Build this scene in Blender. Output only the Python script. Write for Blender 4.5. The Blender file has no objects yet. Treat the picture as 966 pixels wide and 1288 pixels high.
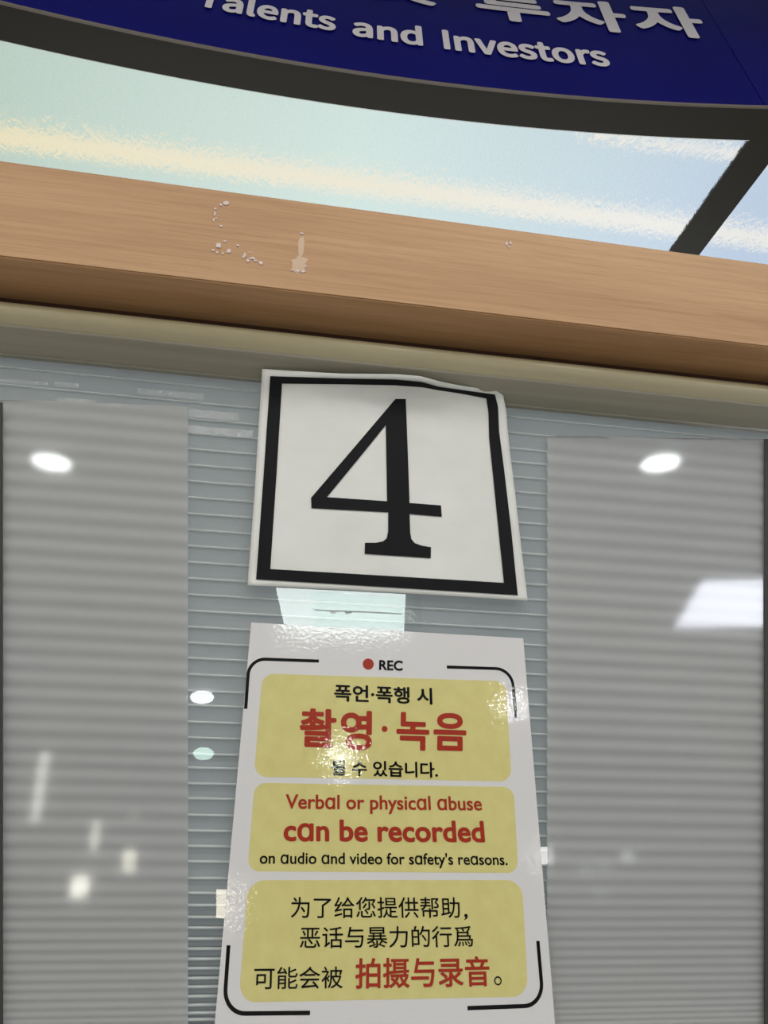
import bpy, bmesh, math, random
from mathutils import Vector, Matrix
random.seed(7)
C = bpy.context.scene.collection
SC = bpy.context.scene

# ------------------------------------------------------------------ camera, world, exposure
W, H, F = 966, 1288, 909.0
CXP, CYP = 483.0, 644.0
CAM = Vector((0, 0, 1.45))           # phone held 1.45 m above the floor
D = 0.533                            # distance to the clear pane
def _basis():
    z = Vector((514-CXP, 1392+CYP, -F)).normalized()
    x = Vector((7036-CXP, -(1150-CYP), -F)); x = (x - z*x.dot(z)).normalized()
    y = z.cross(x)
    return Matrix((x, y, z))         # world <- camera
MB = _basis()
cd = bpy.data.cameras.new('camera'); cam = bpy.data.objects.new('camera', cd); C.objects.link(cam)
cam.matrix_world = Matrix.Translation(CAM) @ MB.to_4x4()
cd.sensor_fit = 'HORIZONTAL'; cd.sensor_width = 36; cd.lens = F*36/W; cd.clip_start = 0.01
SC.camera = cam
SC.view_settings.view_transform = 'Standard'; SC.view_settings.look = 'None'
SC.view_settings.exposure = 0.0; SC.view_settings.gamma = 1
SC.view_settings.use_curve_mapping = False
w = bpy.data.worlds.new('world'); SC.world = w; w.use_nodes = True
w.node_tree.nodes['Background'].inputs[0].default_value = (0.80, 0.86, 0.90, 1)
w.node_tree.nodes['Background'].inputs[1].default_value = 0.30
SC.cycles.use_denoising = True
SC.cycles.max_bounces = 8; SC.cycles.transparent_max_bounces = 12
SC.cycles.caustics_reflective = False

def area(name, loc, size, power, col, rot):
    l = bpy.data.lights.new(name, 'AREA'); l.shape = 'RECTANGLE'; l.size, l.size_y = size
    l.energy = power; l.color = col
    o = bpy.data.objects.new(name, l); C.objects.link(o); o.location = loc; o.rotation_euler = rot
    return o
# unseen area lights under the ceiling, added to brighten the hall
area('hall_fill', (0.2, -0.45, 2.70), (2.4, 0.6), 18, (1.0, 0.98, 0.95), (0, 0, 0))
area('hall_fill', (-5.5, -3.5, 2.70), (3.0, 5.0), 170, (1.0, 0.97, 0.93), (0, 0, 0))
area('hall_fill', (6.6, -2.5, 2.70), (2.6, 4.0), 130, (0.97, 0.98, 1.0), (0, 0, 0))

area('slat_backlight', (0.2, 1.9, 1.55), (2.6, 1.6), 20, (0.93, 0.98, 1.0), (math.radians(-90), 0, 0))   # unseen lamp behind the shutter, added to brighten the slats
# ------------------------------------------------------------------ picture ray helpers
def ray(px, py):
    return MB @ Vector((px-CXP, -(py-CYP), -F))
def onY(px, py, Y=D):
    d = ray(px, py); return CAM + d*(Y/d.y)
def onZ(px, py, Z):                  # Z relative to the camera
    d = ray(px, py); return CAM + d*(Z/d.z)
def px_of(p):
    v = MB.transposed() @ (p-CAM); return (CXP - F*v.x/v.z, CYP + F*v.y/v.z)

# ------------------------------------------------------------------ materials
def mat(name, col, rough=0.5, spec=0.5, **kw):
    m = bpy.data.materials.new(name); m.use_nodes = True
    b = m.node_tree.nodes['Principled BSDF']
    b.inputs['Base Color'].default_value = (*col, 1); b.inputs['Roughness'].default_value = rough
    b.inputs['Specular IOR Level'].default_value = spec
    for k, v in kw.items(): b.inputs[k.replace('_', ' ')].default_value = v
    return m
def N(m, t, **inp):
    n = m.node_tree.nodes.new(t)
    for k, v in inp.items(): n.inputs[k.replace('_', ' ')].default_value = v
    return n
def L(m, a, b): m.node_tree.links.new(a, b)
def bump(m, scale, strength, dist=0.001, detail=3, sx=(1, 1, 1), socket='Normal'):
    b = m.node_tree.nodes['Principled BSDF']
    tc = N(m, 'ShaderNodeTexCoord'); mp = N(m, 'ShaderNodeMapping'); mp.inputs['Scale'].default_value = sx
    nz = N(m, 'ShaderNodeTexNoise'); nz.inputs['Scale'].default_value = scale; nz.inputs['Detail'].default_value = detail
    bp = N(m, 'ShaderNodeBump'); bp.inputs['Strength'].default_value = strength; bp.inputs['Distance'].default_value = dist
    L(m, tc.outputs['Object'], mp.inputs[0]); L(m, mp.outputs[0], nz.inputs['Vector'])
    L(m, nz.outputs['Fac'], bp.inputs['Height']); L(m, bp.outputs[0], b.inputs[socket])
    return nz
def ramp(m, fac, stops):
    r = N(m, 'ShaderNodeValToRGB'); e = r.color_ramp.elements
    while len(e) < len(stops): e.new(0.5)
    for q, (p, c) in zip(e, stops): q.position = p; q.color = (*c, 1)
    L(m, fac, r.inputs[0]); return r
def noisecol(m, scale, sx, stops, detail=4, rot=(0, 0, 0)):
    tc = N(m, 'ShaderNodeTexCoord'); mp = N(m, 'ShaderNodeMapping'); mp.inputs['Scale'].default_value = sx
    mp.inputs['Rotation'].default_value = rot
    nz = N(m, 'ShaderNodeTexNoise'); nz.inputs['Scale'].default_value = scale; nz.inputs['Detail'].default_value = detail
    L(m, tc.outputs['Object'], mp.inputs[0]); L(m, mp.outputs[0], nz.inputs['Vector'])
    r = ramp(m, nz.outputs['Fac'], stops)
    L(m, r.outputs[0], m.node_tree.nodes['Principled BSDF'].inputs['Base Color'])
    return r
def emis(name, col, s):
    m = bpy.data.materials.new(name); m.use_nodes = True; nt = m.node_tree; nt.nodes.clear()
    e = nt.nodes.new('ShaderNodeEmission'); e.inputs[0].default_value = (*col, 1); e.inputs[1].default_value = s
    o = nt.nodes.new('ShaderNodeOutputMaterial'); nt.links.new(e.outputs[0], o.inputs[0]); return m

# wood veneer
WOOD = mat('beech_veneer', (.5, .3, .17), .45, .25)
def _wood(m):
    b = m.node_tree.nodes['Principled BSDF']
    tc = N(m, 'ShaderNodeTexCoord')
    def nz(scale, sx, detail=5, dist=0.0):
        mp = N(m, 'ShaderNodeMapping'); mp.inputs['Scale'].default_value = sx
        n = N(m, 'ShaderNodeTexNoise'); n.inputs['Scale'].default_value = scale; n.inputs['Detail'].default_value = detail
        n.inputs['Distortion'].default_value = dist
        L(m, tc.outputs['Object'], mp.inputs[0]); L(m, mp.outputs[0], n.inputs['Vector']); return n
    broad = nz(14, (.12, 1.6, 1.6), 3, .6)
    fine = nz(150, (.03, 1.5, 1.5), 4)
    pore = nz(420, (.05, 2, 2), 2)
    r1 = ramp(m, broad.outputs['Fac'], [(.25, (.40, .22, .105)), (.5, (.49, .285, .145)), (.75, (.55, .335, .18))])
    r2 = ramp(m, fine.outputs['Fac'], [(.3, (.78, .75, .72)), (.6, (1, 1, 1)), (.8, (1.0, 1.0, 1.0))])
    r3 = ramp(m, pore.outputs['Fac'], [(.35, (.86, .84, .82)), (.5, (1, 1, 1))])
    a = N(m, 'ShaderNodeMixRGB'); a.blend_type = 'MULTIPLY'; a.inputs[0].default_value = .5
    c = N(m, 'ShaderNodeMixRGB'); c.blend_type = 'MULTIPLY'; c.inputs[0].default_value = .7
    L(m, r1.outputs[0], a.inputs[1]); L(m, r2.outputs[0], a.inputs[2])
    L(m, a.outputs[0], c.inputs[1]); L(m, r3.outputs[0], c.inputs[2]); L(m, c.outputs[0], b.inputs['Base Color'])
    bp = N(m, 'ShaderNodeBump'); bp.inputs['Strength'].default_value = .12; bp.inputs['Distance'].default_value = .0006
    L(m, fine.outputs['Fac'], bp.inputs['Height']); L(m, bp.outputs[0], b.inputs['Normal'])
_wood(WOOD)
RESIDUE = mat('dried_adhesive', (.66, .55, .52), .6); bump(RESIDUE, 600, .5)
FAINT = mat('faint_glue_film', (.56, .385, .255), .5)
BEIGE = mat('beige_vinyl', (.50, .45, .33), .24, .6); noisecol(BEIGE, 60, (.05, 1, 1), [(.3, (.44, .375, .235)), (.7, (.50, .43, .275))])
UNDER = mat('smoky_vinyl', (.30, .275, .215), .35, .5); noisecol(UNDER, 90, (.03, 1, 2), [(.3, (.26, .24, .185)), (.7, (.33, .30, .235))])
BROWN = mat('brown_seal', (.06, .025, .015), .6)
SLAT = mat('slat_translucent_grey', (.28, .31, .32), .45, .4); noisecol(SLAT, 40, (.3, 1, 1), [(.3, (.275, .295, .302)), (.7, (.315, .330, .334))])
bump(SLAT, 220, .25, .0006)
RIDGE = mat('slat_ridge_pale', (.85, .87, .87), .3, .5); noisecol(RIDGE, 30, (.2, 1, 1), [(.3, (.78, .80, .80)), (.7, (.90, .92, .92))])
SOFT = mat('blur_film', (.57, .565, .57), .55, .25); noisecol(SOFT, 3, (1, 1, 1), [(.3, (.60, .605, .62)), (.7, (.645, .635, .63))])
BORDER = mat('black_border', (.03, .03, .03), .7)
PAPER = mat('office_paper', (.78, .77, .73), .55, .3); noisecol(PAPER, 18, (1, 1, 1.4), [(.3, (.66, .66, .63)), (.7, (.73, .725, .70))]); bump(PAPER, 25, .25, .002)
BLACK = mat('black_print', (.008, .008, .009), .55, .10); bump(BLACK, 25, .25, .002)
LAM = mat('laminated_sheet', (.66, .64, .645), .6, .3, Coat_Weight=1.0, Coat_Roughness=.03, Coat_IOR=1.5)
YEL = mat('yellow_print', (.62, .55, .21), .6, .3, Coat_Weight=1.0, Coat_Roughness=.03, Coat_IOR=1.5)
noisecol(YEL, 90, (1, 1, 1), [(.3, (.60, .53, .20)), (.7, (.65, .58, .235))])
RED = mat('red_print', (.34, .022, .006), .6, .2, Coat_Weight=1.0, Coat_Roughness=.03, Coat_IOR=1.5)
INK = mat('ink_print', (.003, .003, .0035), .6, .03, Coat_Weight=.6, Coat_Roughness=.03, Coat_IOR=1.5)
for m in (LAM, YEL, RED, INK): bump(m, 430, .05, .0011, 2, socket='Coat Normal')
BLUE = mat('blue_vinyl_face', (.0010, .0016, .12), .45, .06); noisecol(BLUE, 8, (1, 1, 1), [(.3, (.0008, .0012, .11)), (.7, (.0012, .0018, .125))])
LET = mat('white_vinyl_letter', (.66, .62, .66), .45, .4)
FRAME = mat('bronze_frame', (.026, .023, .016), .45, .2); bump(FRAME, 80, .15, .0005)
LIP = mat('bronze_edge', (.15, .125, .10), .35, .5)
GAP = mat('black_gap', (.006, .005, .004), .6)
BEAD = mat('clear_sealant', (.75, .80, .78), .2, .5)
PLASTER = mat('painted_ceiling', (.75, .75, .73), .8)
WALLM = mat('painted_wall', (.60, .60, .59), .8)
FLOORM = mat('stone_floor', (.55, .53, .50), .6)
TRIM = mat('white_lamp_trim', (.8, .8, .8), .5)

def pane_mat(name, rough, refl, tint=(1, 1, 1)):
    m = bpy.data.materials.new(name); m.use_nodes = True; nt = m.node_tree; nt.nodes.clear()
    o = nt.nodes.new('ShaderNodeOutputMaterial'); mx = nt.nodes.new('ShaderNodeMixShader')
    fr = nt.nodes.new('ShaderNodeFresnel'); 
    ge = nt.nodes.new('ShaderNodeNewGeometry'); mr = nt.nodes.new('ShaderNodeMapRange')      # same reflectance from both faces
    mr.inputs[3].default_value = refl; mr.inputs[4].default_value = 1/refl
    nt.links.new(ge.outputs['Backfacing'], mr.inputs[0]); nt.links.new(mr.outputs[0], fr.inputs[0])
    t = nt.nodes.new('ShaderNodeBsdfTransparent'); t.inputs[0].default_value = (*tint, 1)
    g = nt.nodes.new('ShaderNodeBsdfGlossy'); g.inputs['Roughness'].default_value = rough
    nt.links.new(fr.outputs[0], mx.inputs[0]); nt.links.new(t.outputs[0], mx.inputs[1]); nt.links.new(g.outputs[0], mx.inputs[2])
    nt.links.new(mx.outputs[0], o.inputs[0]); return m
def translucify(m, k):
    nt = m.node_tree; b = nt.nodes['Principled BSDF']; o = [n for n in nt.nodes if n.type == 'OUTPUT_MATERIAL'][0]
    t = nt.nodes.new('ShaderNodeBsdfTranslucent'); mx = nt.nodes.new('ShaderNodeMixShader'); mx.inputs[0].default_value = k
    src = b.inputs['Base Color']
    if src.is_linked: nt.links.new(src.links[0].from_socket, t.inputs[0])
    nt.links.new(b.outputs[0], mx.inputs[1]); nt.links.new(t.outputs[0], mx.inputs[2]); nt.links.new(mx.outputs[0], o.inputs[0])
translucify(SLAT, .42); translucify(RIDGE, .4); translucify(SOFT, .5)
CLEAR = pane_mat('clear_acrylic', .006, 1.62, (.985, .995, .995))
BLUR = pane_mat('hazy_blur', .055, 1.62)
TAPE = pane_mat('clear_tape', .10, 1.2, (.93, .96, .95))

# ------------------------------------------------------------------ object helpers
def obj(name, data, m=None, parent=None):
    o = bpy.data.objects.new(name, data); C.objects.link(o)
    if m is not None:
        for q in (m if isinstance(m, (list, tuple)) else [m]): data.materials.append(q)
    if parent is not None:
        o.parent = parent; o.matrix_parent_inverse = Matrix.Translation(-Vector(parent.location))
    return o
def tag(o, label, cat, group=None):
    o['label'] = label; o['category'] = cat
    if group: o['group'] = group
    return o
def thing(name, label, cat, loc, group=None):
    o = bpy.data.objects.new(name, None); C.objects.link(o); o.location = loc; o.empty_display_size = .05
    return tag(o, label, cat, group)
def struct(o): o['kind'] = 'structure'; return o
def mesh(name, verts, faces, smooth=False):
    me = bpy.data.meshes.new(name); me.from_pydata([tuple(v) for v in verts], [], faces); me.update()
    bm = bmesh.new(); bm.from_mesh(me); bmesh.ops.recalc_face_normals(bm, faces=bm.faces); bm.to_mesh(me); bm.free()
    if smooth:
        for p in me.polygons: p.use_smooth = True
    return me
def box(name, lo, hi, m, parent=None, bev=0.0, origin=True):
    bm = bmesh.new(); bmesh.ops.create_cube(bm, size=1)
    s = Vector(hi)-Vector(lo); c = (Vector(hi)+Vector(lo))/2
    for v in bm.verts: v.co = Vector((v.co.x*s.x, v.co.y*s.y, v.co.z*s.z))
    if bev: bmesh.ops.bevel(bm, geom=bm.edges[:], offset=bev, segments=2, affect='EDGES')
    me = bpy.data.meshes.new(name); bm.to_mesh(me); bm.free()
    me.materials.append(m)
    o = bpy.data.objects.new(name, me); C.objects.link(o); o.location = c
    if parent is not None: o.parent = parent; o.matrix_parent_inverse = Matrix.Translation(-Vector(parent.location))
    return o
def slab(name, poly, nrm, th, m, parent=None, holes=()):
    """flat polygon (outline points in space, with holes) given a thickness th along nrm"""
    bm = bmesh.new(); edges = []
    for lp in (poly, *holes):
        vs = [bm.verts.new(p) for p in lp]
        for i in range(len(vs)): edges.append(bm.edges.new((vs[i], vs[(i+1) % len(vs)])))
    bmesh.ops.triangle_fill(bm, edges=edges, use_beauty=True, normal=nrm)
    r = bmesh.ops.extrude_face_region(bm, geom=bm.faces[:])
    for v in [g for g in r['geom'] if isinstance(g, bmesh.types.BMVert)]: v.co += Vector(nrm)*th
    bmesh.ops.recalc_face_normals(bm, faces=bm.faces)
    me = bpy.data.meshes.new(name); bm.to_mesh(me); bm.free()
    return obj(name, me, m, parent)

# ------------------------------------------------------------------ text helpers (built-in font only)
import os
try:        # the interface font that ships inside Blender
    SANS = bpy.data.fonts.load(os.path.join(bpy.utils.resource_path('LOCAL'), 'datafiles', 'fonts', 'Noto Sans CJK Regular.woff2'))
except Exception:
    SANS = None
def text_mesh(s, font=None):
    cu = bpy.data.curves.new('t', 'FONT'); cu.body = s; cu.size = 1; cu.resolution_u = 5
    if font: cu.font = font
    o = bpy.data.objects.new('t', cu); C.objects.link(o)
    me = bpy.data.meshes.new_from_object(o.evaluated_get(bpy.context.evaluated_depsgraph_get()))
    bpy.data.objects.remove(o); bpy.data.curves.remove(cu)
    return me
def thicken(me, r, n=10):
    bm = bmesh.new(); bm.from_mesh(me); src = bm.faces[:]+bm.verts[:]+bm.edges[:]
    for i in range(n):
        d = bmesh.ops.duplicate(bm, geom=src); t = 2*math.pi*i/n
        for g in d['geom']:
            if isinstance(g, bmesh.types.BMVert): g.co += Vector((math.cos(t)*r, math.sin(t)*r, (i+1)*1.5e-5))
    bm.to_mesh(me); bm.free()
def fit_text(name, s, bl, br, tl, place, m, parent, bold=0.0, base=False, sub=0, font=None):
    """ink of s fitted so that its lower-left, lower-right and upper-left pixels are bl, br, tl"""
    me = text_mesh(s, font)
    if bold: thicken(me, bold)
    if sub:
        bm = bmesh.new(); bm.from_mesh(me)
        for _ in range(sub): bmesh.ops.subdivide_edges(bm, edges=[e for e in bm.edges if e.calc_length() > .08], cuts=1)
        bm.to_mesh(me); bm.free()
    xs = [v.co.x for v in me.vertices]; ys = [v.co.y for v in me.vertices]
    x0, x1, y1 = min(xs), max(xs), max(ys); y0 = 0 if base else min(ys)
    for v in me.vertices:
        u = (v.co.x-x0)/(x1-x0); t = (v.co.y-y0)/(y1-y0)
        v.co = place(u, t, bl, br, tl)-Vector((0, v.co.z, 0))
    bm = bmesh.new(); bm.from_mesh(me)
    bmesh.ops.remove_doubles(bm, verts=bm.verts, dist=1e-6)
    bmesh.ops.recalc_face_normals(bm, faces=bm.faces); bm.to_mesh(me); bm.free()
    me.name = name
    return obj(name, me, m, parent)

# ================================================================== THE ROOM AROUND (mirrored in the pane)
CEIL = 2.75
struct(box('floor', (-9, -16, -.1), (9, 3, 0), FLOORM))
struct(box('ceiling', (-9, -16, CEIL), (9, .55, CEIL+.1), PLASTER))
struct(box('wall_back', (-9, -16.1, 0), (9, -16, CEIL), WALLM))
struct(box('wall_left', (-9.1, -16, 0), (-9, 3, CEIL), WALLM))
struct(box('wall_right', (9, -16, 0), (9.1, 3, CEIL), WALLM))

# ================================================================== LUMINOUS CANOPY AND BLUE SIGN
ZS = 0.90                                      # soffit above the camera
zs = CAM.z+ZS
def curve_fit(pts, Z):
    """quadratic y = a + b x + c x^2 through the picture points, in the horizontal plane Z"""
    P = [onZ(px, py, Z) for px, py in pts]
    S = [[0.0]*4 for _ in range(3)]
    for p in P:
        b = (1, p.x, p.x*p.x)
        for i in range(3):
            for j in range(3): S[i][j] += b[i]*b[j]
            S[i][3] += b[i]*p.y
    A = Matrix([r[:3] for r in S]); r = A.inverted() @ Vector([q[3] for q in S])
    return lambda x: r[0]+r[1]*x+r[2]*x*x
g_front = curve_fit([(0, 50), (125, 78), (250, 103), (375, 125), (500, 143), (650, 158), (800, 168), (950, 178)], ZS)
f_low = curve_fit([(12, 0), (120, 28), (240, 54), (480, 92), (620, 108), (780, 123), (966, 132)], ZS)
YB = onZ(480, 266, ZS).y+.25                   # the glass runs on behind the timber header
XL, XR = -.95, 1.25
xm0 = (onZ(950, 178, ZS).x+onZ(835, 318, ZS).x)/2
xm1 = xm0+(onZ(870, 322, ZS).x-onZ(835, 318, ZS).x)*1.04
def frange(a, b, n): return [a+(b-a)*i/n for i in range(n+1)]

canopy = thing('luminous_canopy', 'backlit textured glass canopy in a dark bronze frame above the timber beam', 'canopy', (.1, .75, zs))
# bronze ring in front of the glass: horizontal underside following the arc
def ring(name, fa, fb, z0, z1, m, parent, x0=XL, x1=XR, n=48):
    vs = []; fs = []
    for x in frange(x0, x1, n):
        vs += [(x, fa(x), z0), (x, fb(x), z0), (x, fb(x), z1), (x, fa(x), z1)]
    for i in range(n):
        a = i*4; b = a+4
        for j in range(4): fs.append((a+j, a+(j+1) % 4, b+(j+1) % 4, b+j))
    fs += [(0, 1, 2, 3), (n*4, n*4+3, n*4+2, n*4+1)]
    return obj(name, mesh(name, vs, fs), m, parent)
ring('front_frame', lambda x: f_low(x)+.004, g_front, zs, zs+.008, FRAME, canopy)
ring('sealant_bead', g_front, lambda x: g_front(x)+.0012, zs+.0003, zs+.003, BEAD, canopy, XL, xm0)
ring('sealant_bead', g_front, lambda x: g_front(x)+.0012, zs+.0003, zs+.003, BEAD, canopy, xm1, XR)
box('mullion', (xm0, g_front(xm0)-.01, zs+.0005), (xm1, YB, zs+.007), FRAME, canopy)
box('rear_frame', (XL, YB, zs), (XR, YB+.05, zs+.12), FRAME, canopy)
box('side_frame', (XL-.04, g_front(XL)-.03, zs), (XL, YB+.05, zs+.12), FRAME, canopy)
box('side_frame', (XR, g_front(XR)-.03, zs), (XR+.04, YB+.05, zs+.12), FRAME, canopy)
# textured glass
GIOR = 1.4
GL = bpy.data.materials.new('textured_glass'); GL.use_nodes = True
def _glass(m):
    nt = m.node_tree; nt.nodes.clear(); o = nt.nodes.new('ShaderNodeOutputMaterial')
    r = nt.nodes.new('ShaderNodeBsdfRefraction'); r.inputs['IOR'].default_value = GIOR; r.inputs['Roughness'].default_value = .40
    r.inputs['Color'].default_value = (.97, .99, .985, 1)
    tc = nt.nodes.new('ShaderNodeTexCoord'); mp = nt.nodes.new('ShaderNodeMapping')
    mp.inputs['Rotation'].default_value = (0, 0, math.radians(25)); mp.inputs['Scale'].default_value = (2.3, 1, 1)
    nz = nt.nodes.new('ShaderNodeTexNoise'); nz.inputs['Scale'].default_value = 42; nz.inputs['Detail'].default_value = 3
    nz.inputs['Distortion'].default_value = 1.6
    bp = nt.nodes.new('ShaderNodeBump'); bp.inputs['Strength'].default_value = 1; bp.inputs['Distance'].default_value = .024
    g = nt.nodes.new('ShaderNodeBsdfGlossy'); g.inputs['Roughness'].default_value = .25
    mx = nt.nodes.new('ShaderNodeMixShader'); mx.inputs[0].default_value = .05
    l = nt.links.new
    l(tc.outputs['Object'], mp.inputs[0]); l(mp.outputs[0], nz.inputs['Vector']); l(nz.outputs['Fac'], bp.inputs['Height'])
    l(bp.outputs[0], r.inputs['Normal']); l(r.outputs[0], mx.inputs[1]); l(g.outputs[0], mx.inputs[2]); l(mx.outputs[0], o.inputs[0])
_glass(GL)
def sheet(name, fa, x0, x1, z, m, parent, n=40):
    vs = []; fs = []
    for x in frange(x0, x1, n): vs += [(x, fa(x), z), (x, YB, z)]
    for i in range(n): a = 2*i; fs.append((a, a+1, a+3, a+2))
    me = bpy.data.meshes.new(name); me.from_pydata(vs, [], fs); me.update()
    return obj(name, me, m, parent)
sheet('glass_pane', g_front, XL, xm0, zs+.004, GL, canopy)
sheet('glass_pane', g_front, xm1, XR, zs+.004, GL, canopy)
# backlight: LED sheet above the glass, warmer/greener to the left and cooler to the right
BK = bpy.data.materials.new('led_backlight'); BK.use_nodes = True
def _bk(m):
    nt = m.node_tree; nt.nodes.clear(); o = nt.nodes.new('ShaderNodeOutputMaterial'); e = nt.nodes.new('ShaderNodeEmission')
    tc = nt.nodes.new('ShaderNodeTexCoord'); sp = nt.nodes.new('ShaderNodeSeparateXYZ'); mr = nt.nodes.new('ShaderNodeMapRange')
    mr.inputs[1].default_value = -.6; mr.inputs[2].default_value = .75
    rp = nt.nodes.new('ShaderNodeValToRGB'); el = rp.color_ramp.elements; el.new(.5)
    for q, (p, c) in zip(el, [(0, (.475, .585, .50)), (.5, (.66, .78, .74)), (1, (.54, .64, .80))]): q.position = p; q.color = (*c, 1)
    l = nt.links.new; l(tc.outputs['Object'], sp.inputs[0]); l(sp.outputs[0], mr.inputs[0]); l(mr.outputs[0], rp.inputs[0])
    l(rp.outputs[0], e.inputs[0]); e.inputs[1].default_value = 1.0; l(e.outputs[0], o.inputs[0])
_bk(BK)
sheet('led_backlight', lambda x: g_front(x)-.02, XL, XR, zs+.09, BK, canopy)
sheet('housing_lid', lambda x: g_front(x)-.022, XL, XR, zs+.095, FRAME, canopy)
ring('housing_front', lambda x: g_front(x)-.022, lambda x: g_front(x)-.02, zs+.03, zs+.095, TRIM, canopy)
LAMP = emis('tube_light', (1, 1, 1), .88)
def _lamp(m):       # tube whose light shifts from warm (left) to neutral white (right)
    nt = m.node_tree; e = [n for n in nt.nodes if n.type == 'EMISSION'][0]
    tc = nt.nodes.new('ShaderNodeTexCoord'); sp = nt.nodes.new('ShaderNodeSeparateXYZ'); mr = nt.nodes.new('ShaderNodeMapRange')
    mr.inputs[1].default_value = -.5; mr.inputs[2].default_value = .6
    rp = nt.nodes.new('ShaderNodeValToRGB'); el = rp.color_ramp.elements
    el[0].color = (.95, .84, .56, 1); el[1].color = (1.0, .97, .93, 1)
    l = nt.links.new; l(tc.outputs['Object'], sp.inputs[0]); l(sp.outputs[0], mr.inputs[0]); l(mr.outputs[0], rp.inputs[0]); l(rp.outputs[0], e.inputs[0])
_lamp(LAMP)
def tube(name, a, b, r, m, parent, n=16):
    a = Vector(a); b = Vector(b); d = (b-a).normalized(); u = d.orthogonal().normalized(); v = d.cross(u); vs = []; fs = []
    for p in (a, b):
        for i in range(n):
            t = 2*math.pi*i/n; vs.append(p+(u*math.cos(t)+v*math.sin(t))*r)
    for i in range(n): j = (i+1) % n; fs.append((i, j, n+j, n+i))
    fs += [tuple(range(n))[::-1], tuple(range(n, 2*n))]
    me = mesh(name, vs, fs)
    for p in me.polygons: p.use_smooth = len(p.vertices) == 4
    return obj(name, me, m, parent)
ZT = ZS+.05
def thru(px, py):            # a point above the glass as seen refracted in it
    p = onZ(px, py, ZS+.004); d = ray(px, py).normalized(); hh = Vector((d.x, d.y, 0)).normalized()
    st = math.sqrt(1-d.z**2)/GIOR; return p+hh*((ZT-ZS-.004)*st/math.sqrt(1-st*st))+Vector((0, 0, ZT-ZS-.004))
ta, tb = thru(0, 172), thru(690, 264)
tb2 = ta+(tb-ta)*1.75
tube('lamp_tube', ta+(ta-tb)*.2, tb2, .019, LAMP, canopy)
tube('lamp_tube', thru(740, 168), thru(1000, 205), .009, LAMP, canopy)

# blue sign
KL = None
upv = (MB @ Vector((31, 1334, -F))).normalized(); KL = upv.y/upv.z
ZF = ZS-.004
def on_fascia(px, py, off=0.0):
    d = ray(px, py); t = ZF/d.z
    for _ in range(30):
        x, y, z = d.x*t, d.y*t, d.z*t
        g = y-(f_low(x)+KL*(z-ZF))+off
        h = 1e-4; x2, y2, z2 = d.x*(t+h), d.y*(t+h), d.z*(t+h)
        g2 = y2-(f_low(x2)+KL*(z2-ZF))+off
        t -= g*h/(g2-g)
    return CAM+d*t
sign = thing('overhead_sign', 'curved blue overhead sign with white lettering at the top of the view', 'sign', (.1, .62, zs))
xs_seam = onZ(963, 130, ZS).x
HT = .42
def fascia(name, x0, x1, n, lift=0.0):
    vs = []; fs = []
    for x in frange(x0, x1, n):
        y = f_low(x)+lift*(x-x0)/(x1-x0)
        for yo, zo in ((0, 0), (KL*HT, HT), (KL*HT+.003, HT), (.003, 0)): vs.append((x, y+yo, CAM.z+ZF+zo))
    for i in range(n):
        a = 4*i; b = a+4
        for j in range(4): fs.append((a+j, a+(j+1) % 4, b+(j+1) % 4, b+j))
    fs += [(0, 1, 2, 3), (n*4, n*4+3, n*4+2, n*4+1)]
    me = mesh(name, vs, fs); return obj(name, me, BLUE, sign)
fascia('sign_face', XL, xs_seam-.0006, 60)
fascia('sign_face', xs_seam+.0004, XR, 16, .03)
ring('edge_lip', lambda x: f_low(x)-.0015, lambda x: f_low(x)+.0015, CAM.z+ZF-.003, CAM.z+ZF, LIP, sign)
ring('shadow_gap', lambda x: f_low(x)+.0015, lambda x: f_low(x)+.0045, CAM.z+ZF-.0005, CAM.z+ZF+.004, GAP, sign)
def place_f(u, t, bl, br, tl):
    a = on_fascia(*bl); b = on_fascia(*br); c = on_fascia(*tl)
    # walk along the arc between the two feet, rise along the face
    x = a.x+(b.x-a.x)*u; zb = a.z+(b.z-a.z)*u+(c.z-a.z)*t; x += (c.x-a.x)*t*0
    return Vector((x, f_low(x)+KL*(zb-CAM.z-ZF)-.0018, zb))
def hgt(px, py, k):      # top point k metres up the face above a foot pixel
    p = on_fascia(px, py); q = p+Vector((0, KL, 1)).normalized()*k; return px_of(q)
ch = (on_fascia(557, 38.8)-on_fascia(559, 62)).length
for s, a, b in [('for', (150, -16), (220, 1)), ('Talents', (246, 7), (422, 40)), ('and', (443, 45), (532, 58.5)), ('Investors', (558, 62), (768, 84.5))]:
    fit_text('lettering', s, a, b, hgt(*a, ch if s != 'and' else ch*1.02), place_f, LET, sign, bold=.013, base=True, sub=2, font=SANS)
gh = (on_fascia(804, 44)-on_fascia(894, 52)).length
for s, a, b, k in [('인', (225, -52), (300, -34), .95), ('재', (315, -36), (400, -16), .98), ('및', (457, -6), (549, 10), .98), ('투', (601, 23), (696, 34), .98), ('자', (703, 36), (796, 44), 1.0), ('자', (804, 44), (895, 51), 1.0)]:
    fit_text('lettering', s, a, b, hgt(*a, gh*k), place_f, LET, sign, bold=.034, sub=2)

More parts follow.
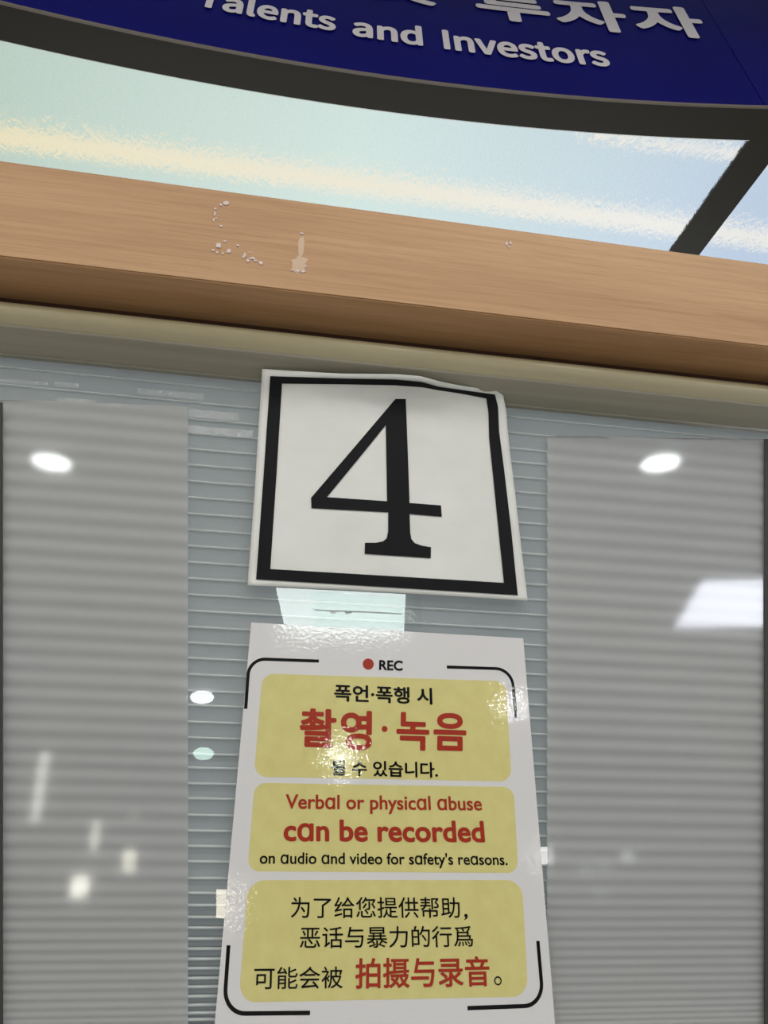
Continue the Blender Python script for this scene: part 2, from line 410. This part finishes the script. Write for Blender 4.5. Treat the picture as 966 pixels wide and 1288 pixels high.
# ================================================================== TIMBER BEAM
YF = D*.88
zt = onY(480, 266, YF).z; zb = onY(480, 379, YF).z
beam = thing('timber_beam', 'long horizontal pale wooden beam with glue marks over the number sheet', 'beam', (0, YF, zb))
box('beam_body', (-.75, YF, zb), (.95, D+.035, zt), WOOD, beam, bev=.0012)
zg = onY(483, 417, D).z
box('dark_seal', (-.75, D-.014, zb-.004), (.95, D+.03, zb), BROWN, beam)
def blob(name, cx, cy, rx, ry, m, n=11, seedv=0, th=.0006):
    rnd = random.Random(seedv); pts = []
    for i in range(n):
        t = 2*math.pi*i/n; k = rnd.uniform(.55, 1.15)
        pts.append(onY(cx+rx*k*math.cos(t), cy+ry*k*math.sin(t), YF-.0001))
    return slab(name, pts, (0, -1, 0), th, m, beam)
res = [(284, 256, 4, 3), (278, 258, 2, 2), (271, 263, 1.6, 1.6), (270, 269, 1.8, 3.5), (272, 275, 1.3, 1.3), (269, 277, 1.3, 2), (278, 285, 2, 1.6),
       (275, 309, 5, 4.2), (268, 315, 2.3, 1.6), (283, 304, 3, 1.3), (288, 316, 3, 3.2), (299, 309, 2.6, 1.2), (273, 318, 2, 1.4), (280, 319, 2, 1.4),
       (308, 321, 1.8, 3), (306, 324, 1.6, 2), (312, 328, 3, 2.3), (317, 325, 4.5, 1.6), (314, 318, 1.2, 1.2), (321, 328, 2.5, 1.5), (328, 331, 2.6, 2.6),
       (380, 294, 3, 1.3), (381, 342, 3.4, 1.8), (374, 341, 2, 1.8), (384, 335, 1.5, 2), (367, 340, 1.6, 1.3), (637, 307, 1.6, 3), (642, 306, 1.3, 2.5), (640, 311, 2.5, 1.2)]
for i, r in enumerate(res): blob('adhesive_residue', *r, RESIDUE, seedv=i)
blob('glue_film', 377, 332, 11, 12, FAINT, 14, 91, .0002); blob('glue_film', 379, 310, 4, 14, FAINT, 12, 92, .0002)

# ================================================================== BEIGE ROLL UNDER THE BEAM
ra, rb = onY(483, 424, D-.012), onY(483, 487, D-.012)
zr1, zr0 = zb-.003, onY(483, 489, D-.004).z
R = (zr1-zr0)/2
roll = thing('shutter_roll_cover', 'smooth beige rounded roll cover directly under the wooden beam', 'roll cover', (0, D+.004, (zr0+zr1)/2))
vs = []; fs = []; prof = []
for i in range(33):
    q = i/32; prof.append((D+.002*(1-q)+.003*q-.036*math.sin(math.pi*q**.9)**1.0, zr1+(zr0-zr1)*q))
prof += [(D+.0045, zr0), (D+.0045, zr1)]
n = len(prof)
for x in (-.8, 1.0): vs += [(x, y, z) for y, z in prof]
for i in range(n-1): fs.append((i, i+1, n+i+1, n+i))
fs += [tuple(range(n)), tuple(range(n, 2*n))[::-1]]
me = mesh('roll_shell', vs, fs)
for p in me.polygons: p.use_smooth = len(p.vertices) == 4
shell = obj('roll_shell', me, BEIGE, roll)
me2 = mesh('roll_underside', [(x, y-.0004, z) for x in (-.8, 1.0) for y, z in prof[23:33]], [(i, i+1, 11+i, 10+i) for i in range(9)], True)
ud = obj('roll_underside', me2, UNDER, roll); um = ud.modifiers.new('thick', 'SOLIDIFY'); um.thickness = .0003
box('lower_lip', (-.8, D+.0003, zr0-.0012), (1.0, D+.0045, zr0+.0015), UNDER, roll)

# ================================================================== ROLLER SHUTTER (slats behind the clear pane)
YSL = D+.0075
ysp = [463, 481.5, 503, 524, 542, 562, 582, 602.6] + [602.6+(787-602.6)*k/9 for k in range(1, 9)] + \
      [787, 807, 826.5, 847, 867.5, 886, 907, 927, 947.5, 965, 985, 1004, 1025, 1045, 1064.5, 1084, 1105, 1124, 1139.5, 1154.5, 1168, 1182, 1194.7,
       1207.7, 1219.5, 1232, 1243, 1255, 1266, 1276, 1284.5, 1293, 1301, 1309, 1316]
zz = [onY(236, y, YSL-.004).z for y in ysp]
zz = [zz[0]+.0155] + zz
shut = thing('roller_shutter', 'grey translucent roller shutter of horizontal ribbed slats behind both paper signs', 'shutter', (0, YSL, zz[-1]))
def slat_mesh():
    # unit height; ridge at the top, shallow bowl below
    p = [(0, 0.0), (-.0004, -.0006), (-.0014, -.0013), (-.0016, -.0002), (-.0011, .0009), (0, .0016)]   # ridge (y, z) at the top edge in metres
    face = [(0.0, -.0), (.0012, -.2), (.0016, -.5), (.0010, -.8), (.0002, -1.0)]
    return p, face
rp = [(.0005, -.0006), (-.0006, -.0007), (-.0015, -.0003), (-.0016, .0004), (-.0008, .0009), (.0005, .0010)]
SM = {}
def slat_for(h):
    key = round(h*2000)
    if key in SM: return SM[key]
    vs = []; fs = []; mi = []
    X0, X1 = -.8, 1.0
    dp = .0004+.0042*max(0, min(1, (.0102-h)/.0055))
    fp = [(.0002, 0), (.0002+dp*.7, -.18), (.0002+dp, -.5), (.0002+dp*.8, -.8), (.0002, -1)]
    fp = [(y, z*h) for y, z in fp]
    for x in (X0, X1): vs += [(x, y, z) for y, z in rp] + [(x, y, z) for y, z in fp]
    m_ = len(rp); k = len(fp); T = m_+k
    for i in range(m_): j = (i+1) % m_; fs.append((i, j, T+j, T+i)); mi.append(1)
    ids = list(range(m_, T))
    for i in range(len(ids)-1): a, b = ids[i], ids[i+1]; fs.append((a, b, T+b, T+a)); mi.append(0)
    me = bpy.data.meshes.new('slat'); me.from_pydata(vs, [], fs); me.update()
    me.materials.append(SLAT); me.materials.append(RIDGE)
    for p, q in zip(me.polygons, mi): p.material_index = q; p.use_smooth = (q == 1)
    bm = bmesh.new(); bm.from_mesh(me); bmesh.ops.recalc_face_normals(bm, faces=bm.faces); bm.to_mesh(me); bm.free()
    SM[key] = me; return me
for a, b in zip(zz, zz[1:]):
    o = obj('slat', slat_for(a-b), None, shut); o.location = (0, YSL, a)

GLINT = pane_mat('glint_film', .12, 2.2)
def _glint(m):
    nt = m.node_tree; tc = nt.nodes.new('ShaderNodeTexCoord'); nz = nt.nodes.new('ShaderNodeTexNoise'); bp = nt.nodes.new('ShaderNodeBump')
    nz.inputs['Scale'].default_value = 500; bp.inputs['Distance'].default_value = .0018
    nt.links.new(tc.outputs['Object'], nz.inputs['Vector']); nt.links.new(nz.outputs['Fac'], bp.inputs['Height'])
    g = [n for n in nt.nodes if n.type == 'BSDF_GLOSSY'][0]; nt.links.new(bp.outputs[0], g.inputs['Normal'])
_glint(GLINT)
for x0, y0, x1, hpx in ((0, 478, 60, 4), (68, 483, 100, 6), (172, 492, 256, 8), (70, 502, 120, 6), (236, 519, 300, 10), (236, 539, 318, 9)):
    pts = [onY(x, y, YSL-.0028) for x, y in [(x0, y0-hpx/2), (x1, y0-hpx/2+(x1-x0)*.085), (x1, y0+hpx/2+(x1-x0)*.085), (x0, y0+hpx/2)]]
    slab('glint_strip', pts, (0, 1, 0), .0002, GLINT, shut)  # clear strips added so that lamp glints show on the slats
# ================================================================== CLEAR PANE, SIDE PANES AND FILMS ADDED TO IMITATE BLUR
zbot = onY(483, 1288, D).z-.06
def blur_edge(px): return [onY(px, 470), onY(px, 1330)]
lt = [onY(-40, 500), onY(236, 507), onY(236, 1330), onY(-60, 1330)]
rt = [onY(690, 547), onY(1010, 551), onY(1010, 1330), onY(690, 1330)]
def quad_slab(name, pts, th, m, parent=None): return slab(name, pts, (0, 1, 0), th, m, parent)
xl0, xr0 = -.45, .62
lz = lambda p: p
# clear pane: outline goes round the two blur panes
clear_out = [Vector((xl0, D, zr0+.004)), Vector((xr0, D, zr0+.004)), Vector((xr0, D, rt[1].z+.0008)), rt[1]+Vector((.0, 0, .0008)), rt[0]+Vector((-.0006, 0, .0008)),
             rt[3]+Vector((-.0006, 0, 0)), lt[2]+Vector((.0006, 0, 0)), lt[1]+Vector((.0006, 0, .0008)), lt[0]+Vector((0, 0, .0008)), Vector((xl0, D, lt[0].z+.0008))]
def face_only(name, pts, m, parent=None):
    bm = bmesh.new(); vs = [bm.verts.new(p) for p in pts]
    es = [bm.edges.new((vs[i], vs[(i+1) % len(vs)])) for i in range(len(vs))]
    bmesh.ops.triangle_fill(bm, edges=es, use_beauty=True, normal=(0, -1, 0))
    for f in bm.faces:
        f.normal_update()
        if f.normal.y > 0: f.normal_flip()
    me = bpy.data.meshes.new(name); bm.to_mesh(me); bm.free(); return obj(name, me, m, parent)
tag(face_only('clear_pane', clear_out, CLEAR), 'clear glossy plastic pane with mirrored ceiling lights carrying both paper signs', 'pane')
tag(face_only('blur_pane', lt, BLUR), 'hazy pane added for a blurred zone left of the paper signs', 'pane')
tag(face_only('blur_pane', rt, BLUR), 'hazy pane added for a blurred zone right of the paper signs', 'pane')

# corrugated films added behind the blur panes to imitate soft-focus slats (same pitch, rounded)
def film(name, quad, label):
    vs = []; fs = []; zl = []
    for a, b in zip(zz, zz[1:]):
        for k in range(10):
            zl.append((a+(b-a)*k/10, k/10, a-b))
    ztop = max(quad[0].z, quad[1].z)
    rows = [(z, f, h) for z, f, h in zl if z < ztop]
    cols = 12
    for z, f, h in rows:
        # x limits of the sheet at this height: slanting side edges
        def xat(p, q): return p.x+(q.x-p.x)*(z-p.z)/(q.z-p.z)
        xa, xb = xat(quad[0], quad[3]), xat(quad[1], quad[2])
        y = YSL-.0045+AMP*math.cos(2*math.pi*(f+.15))*(h/.012)*-1
        for c in range(cols+1):
            x = xa+(xb-xa)*c/cols
            # sag of the top edge so that it follows the pane above
            vs.append((x, y, min(z, quad[0].z+(quad[1].z-quad[0].z)*c/cols)))
    for r in range(len(rows)-1):
        for c in range(cols):
            a = r*(cols+1)+c; fs.append((a, a+1, a+cols+2, a+cols+1))
    me = mesh(name, vs, fs, True)
    o = obj(name, me, SOFT); 
    tag(o, label, 'film'); return o
AMP = .00068
film('blur_film', lt, 'rippled grey film added to blur the slats left of the signs')
film('blur_film', rt, 'rippled grey film added to blur the slats right of the signs')
for pts, lb in (([(-16, 506), (3.2, 506), (3.2, 1330), (-16, 1330)], 'thin black strip added for a dark border along the far left edge of the pane'),
                ([(962, 552), (985, 552), (985, 1330), (962, 1330)], 'thin black strip added for a dark border along the far right edge of the pane')):
    tag(slab('border_strip', [onY(x, y, D-.0012) for x, y in pts], (0, 1, 0), .0008, BORDER), lb, 'strip')  # black strips added to imitate a dark fade at the border

# ================================================================== SHEET WITH THE NUMBER 4
def c3(p): return (280+p[0]/2.3, 440+p[1]/2.3)
def bulge(px, py):           # how far the sheet stands off the pane
    u = (px-320)/340; v = (py-465)/290
    b = .0012+.0010*math.sin(u*5+v*2)**2*(1-v)
    b += (.010+.014*math.exp(-((px-545)/150)**2))*math.exp(-(v/.085)**2)
    b += .0050*math.exp(-(((px-545)/34)**2+((py-482)/16)**2))
    b += .0045*math.exp(-(((px-632)/16)**2+((py-520)/38)**2))
    b += .0025*math.exp(-(((px-318)/10)**2+((py-737)/9)**2))
    return b
def on_sheet(px, py, off=0.0): return onY(px, py, D-bulge(px, py)-off)
def dens(pl, k):
    out = []
    for a, b in zip(pl, pl[1:]):
        for i in range(k): out.append((a[0]+(b[0]-a[0])*i/k, a[1]+(b[1]-a[1])*i/k))
    out.append(pl[-1]); return out
def along(pl, t):
    d = [math.dist(a, b) for a, b in zip(pl, pl[1:])]; s = t*sum(d)
    for (a, b), q in zip(zip(pl, pl[1:]), d):
        if s <= q or q is d[-1]:
            k = min(1, s/q); return (a[0]+(b[0]-a[0])*k, a[1]+(b[1]-a[1])*k)
        s -= q
    return pl[-1]
top = [c3(p) for p in [(115, 55), (200, 61), (350, 69), (500, 70), (572, 76), (630, 92), (690, 104), (760, 114), (795, 120), (812, 132)]]
bot = [c3(p) for p in [(72, 681), (300, 692), (600, 708), (883, 726)]]
lef = [c3(p) for p in [(115, 55), (104, 220), (92, 420), (72, 681)]]
rig = [c3(p) for p in [(812, 132), (821, 180), (824, 225), (832, 300), (848, 430), (866, 590), (883, 726)]]
def coons(u, v):
    T, B, Lf, Rg = along(top, u), along(bot, u), along(lef, v), along(rig, v)
    r = []
    for k in (0, 1):
        r.append((1-v)*T[k]+v*B[k]+(1-u)*Lf[k]+u*Rg[k]-((1-u)*(1-v)*top[0][k]+u*(1-v)*top[-1][k]+(1-u)*v*bot[0][k]+u*v*bot[-1][k]))
    return r
num = thing('number_sheet', 'white paper sheet with large black 4 in a black square frame', 'paper sign', tuple(onY(480, 750, D-.001)))
nu, nv = 60, 50; vs = []; fs = []
for j in range(nv+1):
    for i in range(nu+1): vs.append(on_sheet(*coons(i/nu, j/nv)))
for j in range(nv):
    for i in range(nu): a = j*(nu+1)+i; fs.append((a, a+1, a+nu+2, a+nu+1))
me = bpy.data.meshes.new('paper'); me.from_pydata(vs, [], fs); me.update()
for p in me.polygons: p.use_smooth = True
po = obj('paper', me, PAPER, num); so = po.modifiers.new('thick', 'SOLIDIFY'); so.thickness = .00015; so.offset = 0
# printed frame: a strip of quads following the sheet
ot = [c3(p) for p in [(138, 76), (350, 83), (500, 86), (575, 93), (625, 107), (690, 116), (788, 129)]]
it = [c3(p) for p in [(172, 98), (350, 100), (500, 103), (580, 109), (622, 117), (690, 127), (763, 141)]]
orr = [c3(p) for p in [(788, 129), (797, 165), (800, 235), (815, 350), (835, 520), (854, 710)]]
irr = [c3(p) for p in [(763, 141), (769, 180), (771, 255), (783, 370), (798, 520), (814, 674)]]
ob = [c3(p) for p in [(97, 664), (480, 687), (854, 710)]]; ib = [c3(p) for p in [(138, 634), (480, 654), (814, 674)]]
ol = [c3(p) for p in [(138, 76), (118, 370), (97, 664)]]; il = [c3(p) for p in [(172, 98), (156, 360), (138, 634)]]
def strip(name, A, B, m, parent, n=60, off=.0007):
    vs = []; fs = []; K = 3
    for i in range(n+1):
        a, b = along(A, i/n), along(B, i/n)
        for k in range(K+1): vs.append(on_sheet(a[0]+(b[0]-a[0])*k/K, a[1]+(b[1]-a[1])*k/K, off))
    for i in range(n):
        for k in range(K): a = i*(K+1)+k; fs.append((a, a+1, a+K+2, a+K+1))
    me = mesh(name, vs, fs, True); return obj(name, me, m, parent)
for nm, A, B in (('frame_line', ot, it), ('frame_line', orr, irr), ('frame_line', ob, ib), ('frame_line', ol, il)): strip(nm, A, B, BLACK, num)
four = [(500, 142), (530, 142), (536, 300), (541, 443), (632, 450), (634, 483), (541, 475), (543, 530), (546, 547), (556, 559), (575, 566), (603, 571), (602, 603),
        (411, 590), (412, 558), (444, 558), (464, 554), (475, 545), (479, 525), (479, 470), (257, 458), (256, 428), (380, 283)]
hole = [(472, 218), (390, 319), (302, 426), (476, 438), (474, 330)]
def poly_on_sheet(name, loops, m, parent, off):
    bm = bmesh.new(); es = []
    for lp in loops:
        q = dens([c3(p) for p in lp]+[c3(lp[0])], 3)[:-1]
        vs = [bm.verts.new((p[0], 0, -p[1])) for p in q]
        es += [bm.edges.new((vs[i], vs[(i+1) % len(vs)])) for i in range(len(vs))]
    bmesh.ops.triangle_fill(bm, edges=es, use_beauty=True, normal=(0, -1, 0))
    bmesh.ops.subdivide_edges(bm, edges=[e for e in bm.edges if e.calc_length() > 14], cuts=3)
    for v in bm.verts: v.co = on_sheet(v.co.x, -v.co.z, off)
    bmesh.ops.recalc_face_normals(bm, faces=bm.faces)
    me = bpy.data.meshes.new(name); bm.to_mesh(me); bm.free(); return obj(name, me, m, parent)
poly_on_sheet('numeral', [four, hole], BLACK, num, .0007)

# ================================================================== RECORDING NOTICE
notice = thing('recording_notice', 'glossy laminated white notice with yellow boxes below the number sheet', 'notice', tuple(onY(480, 1288, D-.001)))
YP = D-.0012
PX = lambda px, py, off=0.0: onY(px, py, YP-off)
tlc, trc = PX(316, 783), PX(658, 803)
bz = PX(480, 1288).z-.045
ztl, ztr = tlc.z, trc.z
xl = (tlc.x+PX(270, 1288).x)/2; xr = (trc.x+PX(699, 1288).x)/2
# slightly wider at its foot, as the sheet leans off square
prt = [Vector((tlc.x, YP, tlc.z)), Vector((trc.x, YP, trc.z)), Vector((PX(699, 1288).x+.0003, YP, bz)), Vector((PX(270, 1288).x, YP, bz))]
def sheet_grid(name, q, m, parent, n=40, off=0.0):
    vs = []; fs = []
    for j in range(n+1):
        for i in range(n+1):
            u, v = i/n, j/n
            p = (q[0]*(1-u)+q[1]*u)*(1-v)+(q[3]*(1-u)+q[2]*u)*v; vs.append(p)
    for j in range(n):
        for i in range(n): a = j*(n+1)+i; fs.append((a, a+1, a+n+2, a+n+1))
    me = bpy.data.meshes.new(name); me.from_pydata(vs, [], fs); me.update(); return obj(name, me, m, parent)
so = sheet_grid('laminated_sheet', prt, LAM, notice).modifiers.new('thick', 'SOLIDIFY'); so.thickness = .0004; so.offset = 0
def rrect(name, corners, r, m, off, th=.00008):
    P = [PX(*c, off) for c in corners]  # tl tr br bl
    x0 = (P[0].x+P[3].x)/2; x1 = (P[1].x+P[2].x)/2; pts = []
    def z_top(x): return P[0].z+(P[1].z-P[0].z)*(x-P[0].x)/(P[1].x-P[0].x)
    def z_bot(x): return P[3].z+(P[2].z-P[3].z)*(x-P[3].x)/(P[2].x-P[3].x)
    for (cx, zf, sx, sz, a0) in ((x1-r, z_top, 1, 1, 0), (x0+r, z_top, -1, 1, 90), (x0+r, z_bot, -1, -1, 180), (x1-r, z_bot, 1, -1, 270)):
        for i in range(9):
            t = math.radians(a0+i*90/8); pts.append(Vector((cx+r*math.cos(t), YP-off, zf(cx)-sz*r+r*math.sin(t))))
    return slab(name, pts, (0, -1, 0), th, m, notice)
rrect('yellow_box', [(327.5, 847), (637, 857), (643, 983), (322, 977)], .0085, YEL, .0002)
rrect('yellow_box', [(318, 984.5), (647, 990), (651, 1098), (313.5, 1096)], .0075, YEL, .0002)
rrect('yellow_box', [(309.5, 1107), (656, 1107), (665, 1253.5), (303, 1261)], .0105, YEL, .0002)
def stroke(name, pts, r, wd, m, off, th=.0001):
    """black bracket: polyline start-corner-end with a rounded corner"""
    A, K, B = [PX(*p, off) for p in pts]
    da = (A-K).normalized(); db = (B-K).normalized(); path = [A]
    c = K+(da+db)*r
    for i in range(11):
        t = math.radians(90*i/10); path.append(c-db*r*math.cos(t)-da*r*math.sin(t))
    path.append(B); Lf = []; Rt = []
    for i, p in enumerate(path):
        d = (path[min(i+1, len(path)-1)]-path[max(i-1, 0)]).normalized(); nn = Vector((-d.z, 0, d.x))*wd/2
        Lf.append(p+nn); Rt.append(p-nn)
    return slab(name, Lf+Rt[::-1], (0, -1, 0), th, m, notice)
stroke('corner_bracket', [(401, 831.5), (313.5, 828.5), (309, 891.5)], .0115, .0023, INK, .00022)
stroke('corner_bracket', [(562, 839), (643.5, 841.5), (649, 903)], .0125, .0023, INK, .00022)
stroke('corner_bracket', [(287.5, 1189), (281.5, 1275), (390, 1274)], .0125, .0023, INK, .00022)
stroke('corner_bracket', [(676.5, 1183.5), (683.5, 1264.5), (588, 1268)], .0125, .0023, INK, .00022)
def circ(name, px, py, r, m, off, n=32, hole=None):
    c = PX(px, py, off); f = lambda q: [c+Vector((math.cos(2*math.pi*i/n)*q, 0, math.sin(2*math.pi*i/n)*q)) for i in range(n)]
    return slab(name, f(r), (0, -1, 0), .0001, m, notice, holes=[f(hole)] if hole else ())
circ('record_dot', 463.2, 835.3, .00415, RED, .00022)
def place_n(u, t, bl, br, tl):
    a, b, c = PX(*bl, .0004), PX(*br, .0004), PX(*tl, .0004); p = a+(b-a)*u+(c-a)*t; return p
def nt_(s, bl, br, tl, m, bold, base=False):
    o = fit_text('lettering', s, bl, br, tl, place_n, m, notice, bold, base)
    return o
nt_('REC', (476.7, 842.2), (506.5, 843.2), (477, 830), INK, .03, True)
nt_('폭언·폭행 시', (420, 882), (544, 886.5), (420.5, 860.5), INK, .026)
for g, a, b, c in (('촬', (376.5, 939.3), (423.3, 940.6), (377.6, 890.5)), ('영', (427.8, 943.2), (467.8, 944), (429, 893.2)),
                   ('녹', (498, 943.4), (540, 944.6), (499, 895.2)), ('음', (545, 943.8), (586.8, 945), (545.5, 896))):
    nt_(g, a, b, c, RED, .030)
circ('lettering', 483.8, 916.9, .0021, RED, .0004)
nt_('될 수 있습니다.', (416.5, 975.5), (551, 978.5), (417, 955.5), INK, .022)
nt_('Verb\u0251l or physic\u0251l \u0251buse', (359, 1016.7), (606.5, 1019), (359.5, 999), RED, .020, True)
nt_('c\u0251n be recorded', (356.5, 1057), (610.3, 1058.5), (357, 1030), RED, .028, True)
nt_("on \u0251udio \u0251nd video for s\u0251fety's re\u0251sons.", (326.5, 1086), (638.6, 1087.8), (327, 1071), INK, .014, True)
nt_('为了给您提供帮助', (365.5, 1154.8), (579, 1154.5), (366, 1128), INK, .004)
nt_(',', (583.5, 1157), (588, 1157), (584, 1149.5), INK, .004)
nt_('恶话与暴力的行爲', (377, 1193), (595.5, 1191), (377.5, 1165.5), INK, .004)
nt_('可能会被', (319, 1244.5), (431, 1243), (320, 1216.5), INK, .004)
nt_('拍摄与录音', (446.5, 1244), (616.8, 1240.5), (447, 1205), RED, .018)
circ('full_stop', 626.3, 1233.6, .0025, INK, .00035, hole=.0017)

# strip of clear tape between the two sheets, with a faint trace of ink on it
tape = thing('tape_strip', 'clear tape strip with faint ink traces between number sheet and notice', 'tape', tuple(onY(430, 790, D-.0006)))
face_only('tape_film', [onY(x, y, D-.0006) for x, y in [(392, 744), (530, 752), (531, 790), (393, 788)]], TAPE, tape)
GREYINK = mat('faded_ink', (.16, .17, .17), .7)
def ink(pts, wpx, m=GREYINK):
    A = [onY(x, y-wpx/2, D-.0008) for x, y in pts]; B = [onY(x, y+wpx/2, D-.0008) for x, y in pts]
    slab('ink_trace', A+B[::-1], (0, -1, 0), .00005, m, tape)
ink([(396, 767), (430, 768.5), (470, 770), (506, 772)], .7)
ink([(415, 768), (417, 771), (419, 769), (422, 771.5)], 1.3); ink([(434, 770), (437, 771), (443, 769.5)], 1.1)
SCR = mat('tape_scratch', (.55, .58, .58), .4)
rnd = random.Random(3)
for k in range(9):
    x = 505+rnd.random()*12; y = 770+rnd.random()*12
    ink([(x, y), (x+4, y-2-rnd.random()*3), (x+9, y+rnd.random()*3)], .6, SCR)

# ================================================================== LAMPS BEHIND THE VIEWER, MIRRORED IN THE PANES
HC = CEIL-CAM.z-.012
def mirror(px, py, Hh):
    d = ray(px, py); t = Hh/d.z; return Vector((d.x*t, 2*D-d.y*t, CAM.z+Hh))
def ceil_panel(pxs, col, s, label):
    P = [mirror(x, y, HC) for x, y in pxs]; c = sum(P, Vector())/4
    t = thing('ceiling_light', label, 'ceiling light', tuple(c), 'square ceiling light panels')
    slab('diffuser', P, (0, 0, 1), .008, emis('panel_light', col, s), t)
    Q = [c+(p-c)*1.08 for p in P]; slab('lamp_frame', [q+Vector((0, 0, .001)) for q in Q], (0, 0, 1), .010, TRIM, t, holes=[[c+(p-c)*1.002+Vector((0, 0, .001)) for p in P]])
ceil_panel([(345, 731), (511, 731), (508, 797), (360, 797)], (.88, 1.0, .96), 14, 'square ceiling light mirrored between the number sheet and the notice')
ceil_panel([(883, 731), (1010, 729), (1040, 787), (849, 789)], (.86, .89, 1.0), 16, 'square ceiling light mirrored at the right edge of the pane')
def spot(px, py, wpx, hpx, s, col, label, Yd=7.0):
    def P(x, y):
        d = ray(x, y); t = (Yd+D)/d.y; return Vector((d.x*t, 2*D-(Yd+D), CAM.z+d.z*t))
    f = lambda k, dy: [P(px+wpx/2*k*math.cos(2*math.pi*i/28), py+hpx/2*k*math.sin(2*math.pi*i/28))+Vector((0, dy, 0)) for i in range(28)]
    c = P(px, py); t = thing('spot_lamp', label, 'lamp', tuple(c), 'round spot lamps')
    slab('lamp_lens', f(1, 0), (0, -1, 0), .02, emis('spot_lens', col, s), t)
    slab('lamp_trim', f(1.15, -.001), (0, -1, 0), .04, TRIM, t, holes=[f(1.005, -.001)])
def down(px, py, r, s, col, label):
    c = mirror(px, py, HC)
    t = thing('downlight', label, 'downlight', tuple(c), 'round ceiling downlights')
    f = lambda q, dz: [c+Vector((math.cos(2*math.pi*i/28)*q, math.sin(2*math.pi*i/28)*q, dz)) for i in range(28)]
    slab('lamp_lens', f(r, 0), (0, 0, 1), .006, emis('downlight_lens', col, s), t)
    slab('lamp_trim', f(r*1.15, .001), (0, 0, 1), .009, TRIM, t, holes=[f(r*1.005, .001)])
down(65, 582, .068, 34, (.95, 1, .97), 'round downlight mirrored large at the upper left')
down(831, 583, .066, 34, (.95, 1, .97), 'round downlight mirrored large at the upper right')
spot(254, 877, 30, 17, 18, (.95, .96, 1), 'white spot lamp mirrored left of the notice top')
spot(256, 948, 26, 16, 12, (.72, 1, .88), 'mint spot lamp mirrored left of the notice middle')
spot(645, 880, 18, 24, 140, (.95, .98, 1), 'white spot lamp mirrored on the right bracket of the notice')
spot(430, 952, 15, 20, 95, (.92, 1, .9), 'white spot lamp mirrored in the top yellow box')
# lit shop-front strips and lamps far down the hall
def far(px, py, wpx, hpx, s, col, label, lean=0.0, Yd=9.0):
    def P(x, y):
        d = ray(x, y); t = (Yd+D)/d.y; return Vector((d.x*t, 2*D-(Yd+D), CAM.z+d.z*t))
    pts = [P(px+lean-wpx/2, py-hpx/2), P(px+lean+wpx/2, py-hpx/2), P(px-lean+wpx/2, py+hpx/2), P(px-lean-wpx/2, py+hpx/2)]
    o = slab('lamp_strip', pts, (0, -1, 0), .03, emis('strip_light', col, s)); tag(o, label, 'lamp', 'distant strip lamps'); return o
far(50, 990, 11, 88, 9, (1, 1, .93), 'tall narrow distant lamp mirrored at the lower left', 7)
far(119, 1052, 10, 38, 9, (1, .98, .86), 'short distant lamp mirrored right of the tall narrow one', 2)
far(100, 1115, 20, 26, 20, (1, .98, .85), 'square bright distant lamp mirrored low on the left', 2)
far(162, 1083, 14, 28, 13, (1, .97, .80), 'warm distant lamp mirrored beside the square bright one')
far(168, 1026, 10, 10, 4, (1, .97, .9), 'small faint distant lamp mirrored above the warm one')
far(283, 1137, 22, 36, 14, (1, .92, .74), 'warm distant lamp mirrored at the notice left border')
far(686, 1076, 14, 22, 13, (1, .97, .95), 'white distant lamp mirrored at the notice right border')
far(790, 1077, 14, 14, 5, (.9, 1, 1), 'brightest of the four faint spots mirrored right of the notice')
far(761, 1089, 12, 11, 2.5, (.9, 1, 1), 'middle faint spot mirrored right of the notice')
far(737, 1094, 14, 12, 2.5, (.9, 1, 1), 'faint spot mirrored nearest to the notice')
far(755, 1124, 14, 10, 2.5, (.9, 1, 1), 'lowest faint spot mirrored right of the notice')
